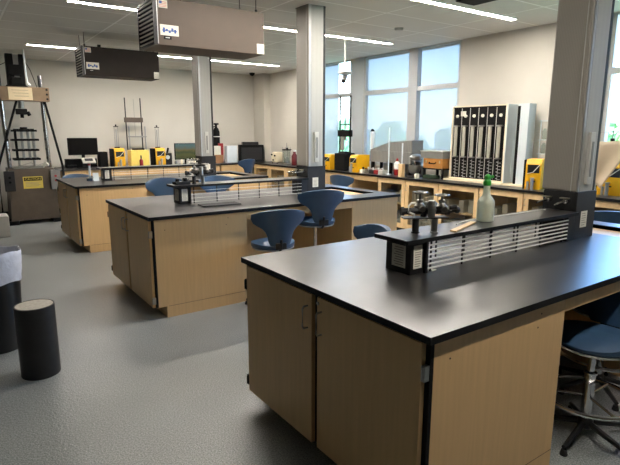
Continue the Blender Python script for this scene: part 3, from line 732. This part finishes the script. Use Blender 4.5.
t = thing('bench_mixer', 'silver benchtop mixer with tilted steel bowl on the window counter', 'mixer', (6.06,5.72,T+.0005), .3)
m = MB(); m.box(-.13,.13,-.10,.10,0,.03,.01); m.box(.05,.12,-.05,.05,.03,.24,.02); m.build('stand', charcoal, t)
m = MB(); m.sphere((0,0,.31),.10,(1.5,.8,.6),18); m.build('motor_head', steel, t, True)
MB().lathe([(.03,.04),(.075,.07),(.095,.13),(.10,.19),(.094,.19),(.088,.13),(.03,.05)], (-.03,0,0)).build('bowl', steel, t, True)
m = MB(); m.cyl((-.03,0,.15),(-.03,0,.26),.012); m.build('beater', chrome, t, True)
t = thing('wooden_case', 'wooden case with a dark handle on the window counter left of the panel board', 'case', (6.22,5.36,1.072))
MB().box(-.16,.16,-.18,.20,0,.15,.006).build('case_body', mat('orange_wood',(180,124,60),.5,noise=.12,nscale=8), t)
MB().tube([(-.16,.07,.09),(-.19,.06,.075),(-.19,-.05,.075),(-.16,-.06,.09)], .008).build('handle', blackm, t, True)
m = MB(); [m.box(-.165,-.160,y-.012,y+.012,.08,.12) for y in (-.13,.14)]; m.build('latch', brass, t)
t = thing('grey_lid_box', 'grey lidded box resting on top of the wooden case', 'box', (6.22,5.39,1.2225)); MB().box(-.17,.17,-.22,.22,0,.10,.006).build('box_body', greym, t); MB().box(-.18,.18,-.23,.23,.1005,.118,.004).build('lid', lgrey, t)
t = thing('riser_stand', 'low black riser holding the wooden case above the counter', 'stand', (6.22,5.36,T+.0005))
m = MB(); m.box(-.17,.17,-.2,.2,.14,.157); [m.box(x-.015,x+.015,y-.015,y+.015,0,.14) for x in (-.15,.15) for y in (-.18,.18)]; m.build('riser_frame', blackm, t)
t = MB().box(6.0,6.12,5.26,5.5,T+.0005,.97,.01).build('folded_cloth', dkgreen); tag(t, 'dark green folded cloth under the wooden case riser', 'cloth')
t = MB().lathe([(.04,0),(.042,.07)]).build('white_cup', paper, None, True); t.location = (5.92,5.55,T+.0005); tag(t, 'small white cup beside the silver mixer', 'cup')

# panel board with six burettes
t = thing('permeameter_board', 'tall black board of six clear tubes in a cream frame on the window counter', 'panel', (6.2,4.66,T+.0005))
MB().box(-.13,.16,-.50,.50,0,.022,.003).build('base_board', cream, t)
y0, y1, z0, z1 = -.46,.46,.023,1.075
m = MB().box(-.03,.16,y0,y1,z0,z1); bd = m.build('backing_board', blackm, t)
m = MB(); m.box(-.045,-.031,y0-.0,y0+.022,z0,z1); m.box(-.045,-.031,y1-.022,y1,z0,z1); m.box(-.045,-.031,y0+.022,y1-.022,z0,z0+.022); m.box(-.045,-.031,y0+.022,y1-.022,z1-.018,z1); m.build('frame', cream, t)
MB().box(-.045,.17,y0-.014,y0-.001,z0,z1).build('side_panel', palebl, t)
sp = (y1-y0-.05)/6
for k in range(6):
    yc = y0+.025+sp*(k+.5)
    m = MB(); m.cyl((-.058,yc,.36),(-.058,yc,.78),.026,n=14); m.build('clear_tube', mat('frosted_tube',(176,174,160),.25,noise=.08,nscale=40), t, True)
    m = MB(); m.box(-.066,-.031,yc-.04,yc+.04,.782,.80); m.box(-.066,-.031,yc-.04,yc+.04,.34,.358); m.build('tube_clamp', steel, t)
    m = MB(); m.cyl((-.032,yc,.93),(-.05,yc,.93),.022,n=16); m.build('dial', paper, t, True)
    MB().box(-.036,-.031,yc+sp/2-.004,yc+sp/2+.004,.06,1.04).build('divider', lgrey, t)
    m = MB(); m.box(-.034,-.031,yc-.002,yc+.002,.05,.325)
    for j in range(6):
        z = .06+j*.045; m.box(-.036,-.0305,yc-.045,yc+.001,z,z+.006); m.box(-.04,-.0305,yc-.001,yc+.022,z+.01,z+.02)
    m.build('valve_ladder', alum, t)
MB().box(-.034,-.0305,.22,.31,.93,1.0).build('notice_sheet', paper, t)
t = thing('panel_cabinet', 'second pale panel cabinet standing right of the six-tube board', 'panel', (6.2,3.96,T+.0005))
MB().box(-.13,.16,-.14,.18,-.0,.022,.003).build('base_board', cream, t)
MB().box(-.02,.14,-.06,.10,.023,1.07,.004).build('cabinet_body', palebl, t); MB().box(-.028,-.021,.06,.095,.01,1.04).build('dark_edge', blackm, t)
m = MB(); m.tube([(-.03,.10,.05),(-.05,.13,.2),(-.045,.11,.45),(-.03,.12,.6)], .005); m.build('loose_tubing', palebl, t, True)
yellow_tester('yellow tester with black stripe just left of the front column', 6.05,3.66,.09,1.29, -PI/2+.35, tubes=False)
yellow_tester('yellow tester right of the front column behind the tan sheet', 6.22,2.78,.13,1.29, -PI/2, tubes=False)
t = thing('glassware_rack', 'white rack with clear glassware between the panel cabinet and front column', 'rack', (6.33,3.70,T+.0005))
m = MB(); [m.cyl((0,y,0),(0,y,.86),.007) for y in (-.11,.11)]; [m.box(-.03,.03,-.12,.12,z,z+.012) for z in (.0,.42,.60,.84)]; m.build('rack_frame', palebl, t, True)
m = MB(); [m.lathe([(.025,z+.0),(.03,z+.02),(.03,z+.1),(.012,z+.14)], (0,y,0), 12) for y in (-.06,.05) for z in (.432,.612)]; m.build('flasks', clearg, t, True)
# tan vinyl sheet draped over a stand
t = thing('draped_stand', 'tan sheet hanging from a thin metal stand right of the front column', 'cover', (5.90,2.76,T+.0005))
m = MB()
m.tube([(0,.22,0),(0,.22,.70),(0,-.30,.72),(0,-.30,0)], .008); m.cyl((0,-.05,.72),(0,-.05,.62),.006); m.cyl((0,-.18,.72),(0,-.18,.62),.006)
m.box(-.03,.03,.16,.28,0,.01); m.box(-.03,.03,-.36,-.24,0,.01); m.build('stand_frame', steel, t, True)
m = MB(); m.box(-.01,.012,-.2,-.16,.60,.64); m.box(-.01,.012,-.07,-.03,.60,.64); m.build('clip', blackm, t)
def drape(off):
    def f(u, v):
        ya = .15+(.27-.15)*v; yb = -.30+(-.02+.30)*v          # leaning quadrilateral, fuller at top right
        y = ya*(1-u)+yb*u; z = (.60*(1-v)+.24*v)*(1-u)+(.62*(1-v)+.10*v)*u
        return (-.03-.03*math.sin(u*7)*v-.05*v+off,y,z)
    return f
m = MB(); m.grid(drape(0), 14, 10); sh = m.build('hanging_sheet', tan, t, True)
so = sh.modifiers.new('thickness', 'SOLIDIFY'); so.thickness = .003

# ------------------------------------------------------------------ farthest bench items
t = thing('digital_display', 'small white tilted readout on a red and blue post at the farthest bench end', 'readout', (1.66,7.98,T+.0005))
MB().lathe([(.05,0),(.05,.035),(.02,.04)]).build('foot', blue, t, True); MB().lathe([(.016,.041),(.016,.22)], n=12).build('pole', palebl, t, True); MB().lathe([(.02,.221),(.02,.27)], n=12).build('collar', red, t, True)
MB().box(-.09,.09,-.06,.06,.285,.305,.006, rot=Matrix.Rotation(.6,3,'X')).build('readout_head', paper, t); MB().box(-.055,.055,-.03,.03,.306,.309, rot=Matrix.Rotation(.6,3,'X'), piv=(0,0,.295)).build('readout_window', charcoal, t)
t = MB().prism([(-.03,0),(.03,0),(.0,.12)], -.04,.04,'x').build('folded_card', palebl); t.location = (1.72,7.90,T+.0005); tag(t, 'small folded white card leaning at the farthest bench shelf end', 'card')

# ------------------------------------------------------------------ tall testing machine
t = thing('compression_tester', 'tall brown floor-standing testing machine with chrome columns at the far left', 'testing machine', (1.175,10.55,0))
MB().prism([(-.39,.07),(.39,.07),(.35,.98),(-.35,.98)],-.30,.35,'y').build('base_cabinet', brown, t)
for x in (-.42,.30): MB().box(x-.04,x+.14,-.34,.38,0,.069,.01).build('foot', blackm, t)
for x, lab in ((-.36,'L'),(.36,'R')):
    b = MB().box(x-.08,x+.08,-.37,-.302,.60,.95,.008).build('control_box', charcoal if x < 0 else greym, t)
    [MB().cyl((x,-.371,z),(x,-.385,z),.02).build('button', red if x > 0 else blackm, b, True) for z in (.84,.76)]
s = MB().box(-.155,.155,-.305,-.301,.63,.84).build('caution_sign', mat('sign_yellow',(214,190,84),.5,noise=.04,nscale=20), t)
MB().box(-.14,.14,-.3075,-.3055,.765,.825).build('sign_band', blackm, s)
text('sign_word', 'CAUTION', .055, (0,-.309,.795), (PI/2,0,0), MATS['sign_yellow'], s)
m = MB(); [m.box(-.12,.12-.03*(k%2),-.3065,-.3055,.735-k*.022,.742-k*.022) for k in range(4)]; m.build('sign_lines', ink, s)
for x in (-.31,.33): MB().cyl((x,0,.981),(x-.025,0,2.60),.036).build('chrome_column', chrome, t, True)
for x, x2 in ((-.50,-.10),(.54,.345)): MB().tube([(x,-.1,.07),(x,-.1,.98),(x2,-.05,2.149)],.020).build('black_brace', blackm, t, True)
cx = MB().box(-.44,.42,-.14,.14,2.15,2.39,.008).build('crosshead', mat('crosshead_tan',(120,100,76),.5,noise=.1,nscale=10), t)
[MB().cyl((.38,-.141,z),(.38,-.155,z),.02,n=6).build('bolt', blackm, cx) for z in (2.19,2.27,2.35)]
s = MB().box(-.22,.15,-.146,-.142,2.165,2.375).build('placard', beige, cx)
m = MB(); [m.box(-.17+.02*k,.09,-.1475,-.1465,2.325-.05*k,2.332-.05*k) for k in range(3)]; m.build('placard_lines', ink, s)
m = MB(); m.box(-.22,.10,-.08,.10,2.391,2.42,.005); m.box(-.20,-.09,-.07,.09,2.42,2.94); m.box(-.0,.07,-.07,.09,2.42,2.94); m.box(-.18,.05,-.10,.08,2.58,2.76,.01); m.box(-.15,.02,-.09,.07,2.421,2.55,.01); m.build('drive_head', blackm, t)
MB().box(-.085,-.005,-.05,.07,2.421,2.93).build('drive_screw', greym, t)
m = MB(); m.cyl((-.03,0,2.02),(-.03,0,2.149),.05); m.build('ram', steel, t, True)
m = MB(); m.box(-.12,.05,-.09,.07,1.92,2.019,.012); m.cyl((.06,-.02,1.97),(.09,-.02,1.90),.03); m.cyl((-.03,0,1.86),(-.03,0,1.92),.03); m.build('load_cell', blackm, t)
for z, w_ in ((1.12,.21),(1.28,.20),(1.46,.21),(1.62,.19)): MB().box(-.03-w_,-.03+w_,-.16,.16,z,z+.035,.004).build('sieve_plate', blackm, t)
[MB().cyl((-.03+x,y,1.155),(-.03+x,y,1.62),.012).build('spacer_rod', steel if x > -.1 else blackm, t, True) for x in (-.14,-.04,.06,.14) for y in (-.1,.1)]
m = MB(); m.cyl((-.15,0,.98),(-.15,0,1.12),.02); m.cyl((.09,0,.98),(.09,0,1.12),.02); m.box(-.26,.2,-.2,.1,.981,1.01); m.tube([(-.2,-.2,1.02),(0,-.24,1.08),(.12,-.22,1.03),(.2,-.2,1.06)], .006); m.build('lower_platen', steel, t, True)
m = MB(); m.cyl((-.03,0,1.655),(-.03,0,1.70),.06); m.box(-.19,.13,-.04,.04,1.656,1.672); m.build('top_disc', blackm, t, True)
m = MB(); m.tube([(.2,-.15,1.0),(.25,-.2,1.08),(.28,-.15,1.03)], .03); m.build('rag', paper, t, True)
m = MB(); m.tube([(-.10,.1,2.8),(.06,.1,2.95),(.18,.08,2.7),(.28,.1,2.35)], .006); m.tube([(-.2,.1,2.8),(-.38,.1,2.7),(-.42,.1,2.33)], .006); m.build('cable', blackm, t, True)
# white conduit from ceiling to crosshead
t = thing('hanging_conduit', 'white cable drop from the ceiling down to the testing machine crosshead', 'cable', (1.24,10.22,2.34)); 
MB().cyl((0,0,.05),(-.02,-.05,H-2.341),.014).build('conduit', palebl, t, True); m = MB(); m.tube([(0,0,.10),(.02,0,.07),(.05,0,.06)], .022); m.build('plug', white, t, True)
t = MB().box(.24,.66,9.12,9.5,.001,.33,.01); t = t.build('grey_bin', lgrey); tag(t, 'pale grey box on the floor at the left edge beside the testing machine', 'box')

# ------------------------------------------------------------------ trash bin & concrete mould
t = thing('trash_bin', 'tall round black trash bin with a clear plastic liner at the left edge', 'bin', (.165,4.36,0))
MB().lathe([(.15,0),(.155,.01),(.185,.60),(.180,.60),(.150,.012)], n=36, cap=False).build('bin_body', mat('black_bin_plastic',(20,20,20),.38,noise=.1,nscale=20), t, True)
MB().lathe([(.0,.004),(.152,.004)], n=36, cap=False).build('bin_floor', rubber, t)
m = MB(); R0 = [( .189,.53),(.190,.56),(.197,.62),(.200,.70),(.204,.745),(.198,.757),(.188,.750),(.180,.70),(.165,.5),(.10,.42),(0.02,.40)]
m.lathe(R0, n=48, cap=False)
for v in m.bm.verts:
    a = math.atan2(v.co.y, v.co.x); rr = math.hypot(v.co.x, v.co.y)
    k = 1+.018*math.sin(a*11+v.co.z*22)+.012*math.sin(a*23-v.co.z*40)
    if rr > .188 and v.co.z < .66: k = max(k,1.0)
    v.co.x *= k; v.co.y *= k; v.co.z += .008*math.sin(a*5)
m.build('liner', bagm, t, True)
m = MB(); m.sphere((.03,0,.56),.10,(1,1,.6)); m.sphere((-.06,.05,.60),.07,(1,1,.7)); m.build('crumpled_waste', rubber, t, True)
t = thing('concrete_cylinder', 'black-sleeved concrete test cylinder standing on the floor beside the trash bin', 'cylinder', (.356,3.715,0))
MB().lathe([(.121,0),(.122,.003),(.122,.488),(.115,.490),(.115,.004)], n=48, cap=False).build('sleeve', mat('black_mould_plastic',(26,26,27),.5,noise=.25,nscale=12), t, True)
MB().lathe([(.113,.005),(.1145,.006),(.1145,.484),(.112,.488)], n=48).build('concrete_core', concr, t, True)

# ------------------------------------------------------------------ ceiling fittings
louvm = mat('louvre_cream_grey', (206,200,186), .5, noise=.05, nscale=20)
def heater(label, x0, y0, z0, L, Hh, D, body, tagd):
    t = thing('air_unit', label, 'air cleaner', (x0,y0,z0), group='ceiling hung air units')
    MB().box(.035,L,0,D,0,Hh,.004).build('housing', body, t)
    g = MB(); g.box(0,.034,0,.02,0,Hh); g.box(0,.034,D-.02,D,0,Hh); g.box(0,.034,.02,D-.02,0,.02); g.box(0,.034,.02,D-.02,Hh-.02,Hh); gf = g.build('grille_frame', black, t)
    MB().box(.028,.0345,.02,D-.02,.02,Hh-.02).build('grille_back', blackm, gf)
    n = 10
    for k in range(n):
        z = .035+k*(Hh-.07)/(n-1)
        MB().box(.002,.014,.021,D-.021,z-.005,z+.005).build('louvre', louvm, gf)
    MB().box(.030,.037,-.002,.012,.01,Hh-.01).build('corner_trim', alum, t)
    s = MB().box(.055,.225,-.003,-.0005,.085,.175).build('logo_plate', paper, t)
    m = MB(); [m.box(.078+i*.026,.098+i*.026,-.0045,-.0032,.108+(i%2)*.012,.150-(i%3)*.01) for i in range(5)]; m.box(.072,.208,-.0045,-.0032,.122,.130); m.build('logo_print', tape_b, s)
    s = MB().box(.085,.155,-.003,-.0005,.052,.078).build('badge', blackm, t); m = MB(); m.box(.10,.14,-.0045,-.0032,.062,.070); m.build('badge_print', lgrey, s)
    s = MB().box(.05,.13,-.003,-.0005,Hh-.085,Hh-.02).build('flag_sticker', paper, t); m = MB(); [m.box(.056,.124,-.0045,-.0032,Hh-.078+i*.013,Hh-.072+i*.013) for i in range(4)]; m.build('sticker_stripes', mat('faded_red',(206,140,130),.6,noise=.05), s)
    m = MB(); m.box(.056,.080,-.0055,-.0046,Hh-.052,Hh-.028); m.build('sticker_corner', tape_b, s)
    s = MB().box(L-.085,L-.004,-.003,-.0005,.005,.10).build('rating_label', paper, t); m = MB(); [m.box(L-.077,L-.02,-.0045,-.0032,.018+i*.013,.021+i*.013) for i in range(5)]; m.build('label_lines', ink, s)
    for x in (.06,L-.06):
        for y in (.05,D-.05): m = MB(); m.cyl((x,y,Hh),(x,y,H-z0-.001),.004,n=6); m.cyl((x,y,Hh),(x,y,Hh+.03),.012,n=8); m.build('hanger_rod', charcoal, t)
    MB().box(L*.22,L*.22+.04,.05,.09,Hh,Hh+.04).build('junction_knob', blackm, t)
    return t
heater('large taupe ceiling-hung air unit with side grille, nearest the camera', 1.61,4.70,2.385,1.12,.40,.45, heaterm, 0)
heater('dark bronze ceiling-hung air unit above the farthest bench', 1.655,7.88,2.40,1.09,.39,.40, heaterd, 0)

def light(x0, x1, y, label):
    t = thing('strip_light', label, 'ceiling light', (x0,y,H), group='linear ceiling lights')
    L = x1-x0
    m = MB(); m.box(0,L,-.05,-.036,-.012,-.0005); m.box(0,L,.036,.05,-.012,-.0005); m.box(0,.014,-.036,.036,-.012,-.0005); m.box(L-.014,L,-.036,.036,-.012,-.0005)
    m.build('light_frame', white, t)
    MB().box(.014,L-.014,-.036,.036,-.010,-.002).build('diffuser', lampm, t)
light(1.19,5.86,9.50,'linear ceiling light farthest away, above the back counter side')
light(1.19,5.87,6.15,'linear ceiling light passing behind the large taupe air unit')
light(1.60,5.87,4.00,'linear ceiling light at the top right ending before the windows')
light(1.36,3.30,.38,'short ceiling light above the near side of the front bench')
# security camera on a pendant
t = thing('security_camera', 'white security camera hanging on a pendant before the bright window', 'camera', (4.84,6.02,2.39))
MB().cyl((0,0,.06),(0,0,H-2.391),.012).build('pendant_pole', white, t, True); MB().lathe([(.03,.04),(.085,.045),(.105,.07),(.10,.085),(.03,.09)], n=24).build('mount_dish', lgrey, t, True)
m = MB(); m.cyl((.01,0,.035),(-.05,-.03,-.045),.035); m.build('camera_body', greym, t, True); MB().cyl((-.0505,-.0302,-.0457),(-.062,-.036,-.061),.028).build('lens', blackm, t, True)
t = thing('ceiling_dome', 'small round smoke detector on the ceiling near the window row', 'detector', (5.1,5.21,H)); MB().lathe([(.03,-.04),(.055,-.03),(.06,-.0005)]).build('detector_body', lgrey, t, True)
t = thing('dome_camera', 'small black dome camera on the ceiling in the far corner', 'camera', (6.05,11.0,H)); MB().lathe([(.02,-.07),(.05,-.05),(.06,-.03),(.065,-.0005)]).build('dome', blackm, t, True)
t = MB().box(4.55,4.85,3.50,3.82,H-.014,H-.001); t = t.build('ceiling_grille', blackm); tag(t, 'black square grille in the ceiling at the top edge of the photo', 'vent')

# ------------------------------------------------------------------ outdoors
GZ = -4.0
t = MB().box(XW+1,160,-60,150,GZ-.2,GZ).build('ground', grass); struct(t)
def tree(x, y, top, r, mm, label):
    t = thing('leafy_tree', label, 'tree', (x,y,GZ), group='trees outside the windows')
    MB().cyl((0,0,0),(0,0,top-GZ-r),.3,.15).build('trunk', bark, t, True)
    m = MB(); rr = random.Random(int(x*31+y*7))
    for k in range(16):
        a = rr.random()*2*PI; q = rr.random()**.5*r*.75; z = top-GZ-r*1.15+(rr.random()-.45)*r*1.3
        bmesh.ops.create_icosphere(m.bm, subdivisions=3, radius=r*(.32+.2*rr.random()), matrix=Matrix.Translation((q*math.cos(a),q*math.sin(a),min(z, top-GZ-r*.4))))
    for v in m.bm.verts: v.co += Vector((rr.uniform(-1,1),rr.uniform(-1,1),rr.uniform(-1,1)))*r*.055
    m.build('crown', mm, t)
for i, (x, y, top, r, mm) in enumerate(((40,48.5,3.3,3.2,leaf),(40,57,2.9,3.4,leaf2),(50,53,3.4,3.2,leaf2),(34,33.5,2.1,3.,leaf2),(44,34,2.2,3.,leaf),(30,14.0,4.3,3.0,leaf2),(28,7.0,4.0,3.0,leaf),(42,19,5.6,4.2,leaf2))):
    tree(x, y, top, r, mm, ['green tree seen through the unblinded window','lighter green tree farther left through the unblinded window','paler tree right of the green one through the unblinded window','paler tree faintly seen through the wide blind','tree faintly seen low through the right blind','light green tree at the left of the right-hand window','darker green tree in the middle of the right-hand window','tallest light green tree in the right-hand window'][i])

# ------------------------------------------------------------------ sky
wd = bpy.data.worlds.new('sky'); bpy.context.scene.world = wd; wd.use_nodes = True
N = wd.node_tree.nodes; L = wd.node_tree.links; bg = N['Background']
tc = N.new('ShaderNodeTexCoord'); sp_ = N.new('ShaderNodeSeparateXYZ'); L.new(tc.outputs['Generated'], sp_.inputs[0])
r = N.new('ShaderNodeValToRGB'); e = r.color_ramp.elements
e[0].position = .0; e[0].color = (.74,.80,.84,1); e[1].position = .6; e[1].color = (.10,.26,.70,1)
for p_, c_ in ((.075,(.70,.78,.86,1)), (.11,(.40,.62,.92,1)), (.18,(.20,.44,.90,1))):
    q = e.new(p_); q.color = c_
L.new(sp_.outputs['Z'], r.inputs[0])
n = N.new('ShaderNodeTexNoise'); n.inputs['Scale'].default_value = 3.2; n.inputs['Detail'].default_value = 7
mp = N.new('ShaderNodeMapping'); mp.inputs['Scale'].default_value = (1,1,3.5); L.new(tc.outputs['Generated'], mp.inputs['Vector']); L.new(mp.outputs[0], n.inputs['Vector'])
cr = N.new('ShaderNodeValToRGB'); cr.color_ramp.elements[0].position = .5; cr.color_ramp.elements[1].position = .8; L.new(n.outputs['Fac'], cr.inputs[0])
mx = N.new('ShaderNodeMix'); mx.data_type = 'RGBA'; L.new(cr.outputs[0], mx.inputs[0]); L.new(r.outputs[0], mx.inputs[6]); mx.inputs[7].default_value = (.8,.88,.95,1)
L.new(mx.outputs[2], bg.inputs[0]); bg.inputs[1].default_value = 5.6
sd = bpy.data.lights.new('sun', 'SUN'); sd.energy = 14; sd.color = (1,.93,.82); sd.angle = .01
so_ = bpy.data.objects.new('sun', sd); C.objects.link(so_); so_.rotation_euler = (math.radians(35), math.radians(-38), 0); so_.location = (0,0,20)

# light portals in the window openings
for a, b in ((7.86,8.95),(5.28,7.52),(1.1,3.13)):
    ld = bpy.data.lights.new('window_portal', 'AREA'); ld.shape = 'RECTANGLE'; ld.size = HEAD-SILL; ld.size_y = b-a; ld.cycles.is_portal = True
    lo = bpy.data.objects.new('window_portal', ld); C.objects.link(lo); lo.location = (XW+.19,(a+b)/2,(SILL+HEAD)/2); lo.rotation_euler = (0,PI/2,0)

# ------------------------------------------------------------------ camera
cam = bpy.data.cameras.new('camera'); co = bpy.data.objects.new('camera', cam); C.objects.link(co)
F = Vector((.5633401,.80322081,-.19360852)); R = Vector((.818794334,-.574086496,.000730637)); U = Vector((.11056117,.15893716,.98107859))
M = Matrix(((R.x,U.x,-F.x,0),(R.y,U.y,-F.y,0),(R.z,U.z,-F.z,1.6204),(0,0,0,1)))
co.matrix_world = M; cam.sensor_width = 36; cam.sensor_fit = 'HORIZONTAL'; cam.lens = 509.83*36/620; cam.clip_start = .05; cam.clip_end = 400
sc = bpy.context.scene; sc.camera = co
sc.view_settings.view_transform = 'Standard'; sc.view_settings.look = 'None'; sc.view_settings.gamma = 1; sc.view_settings.use_curve_mapping = False
sc.view_settings.exposure = 1.72
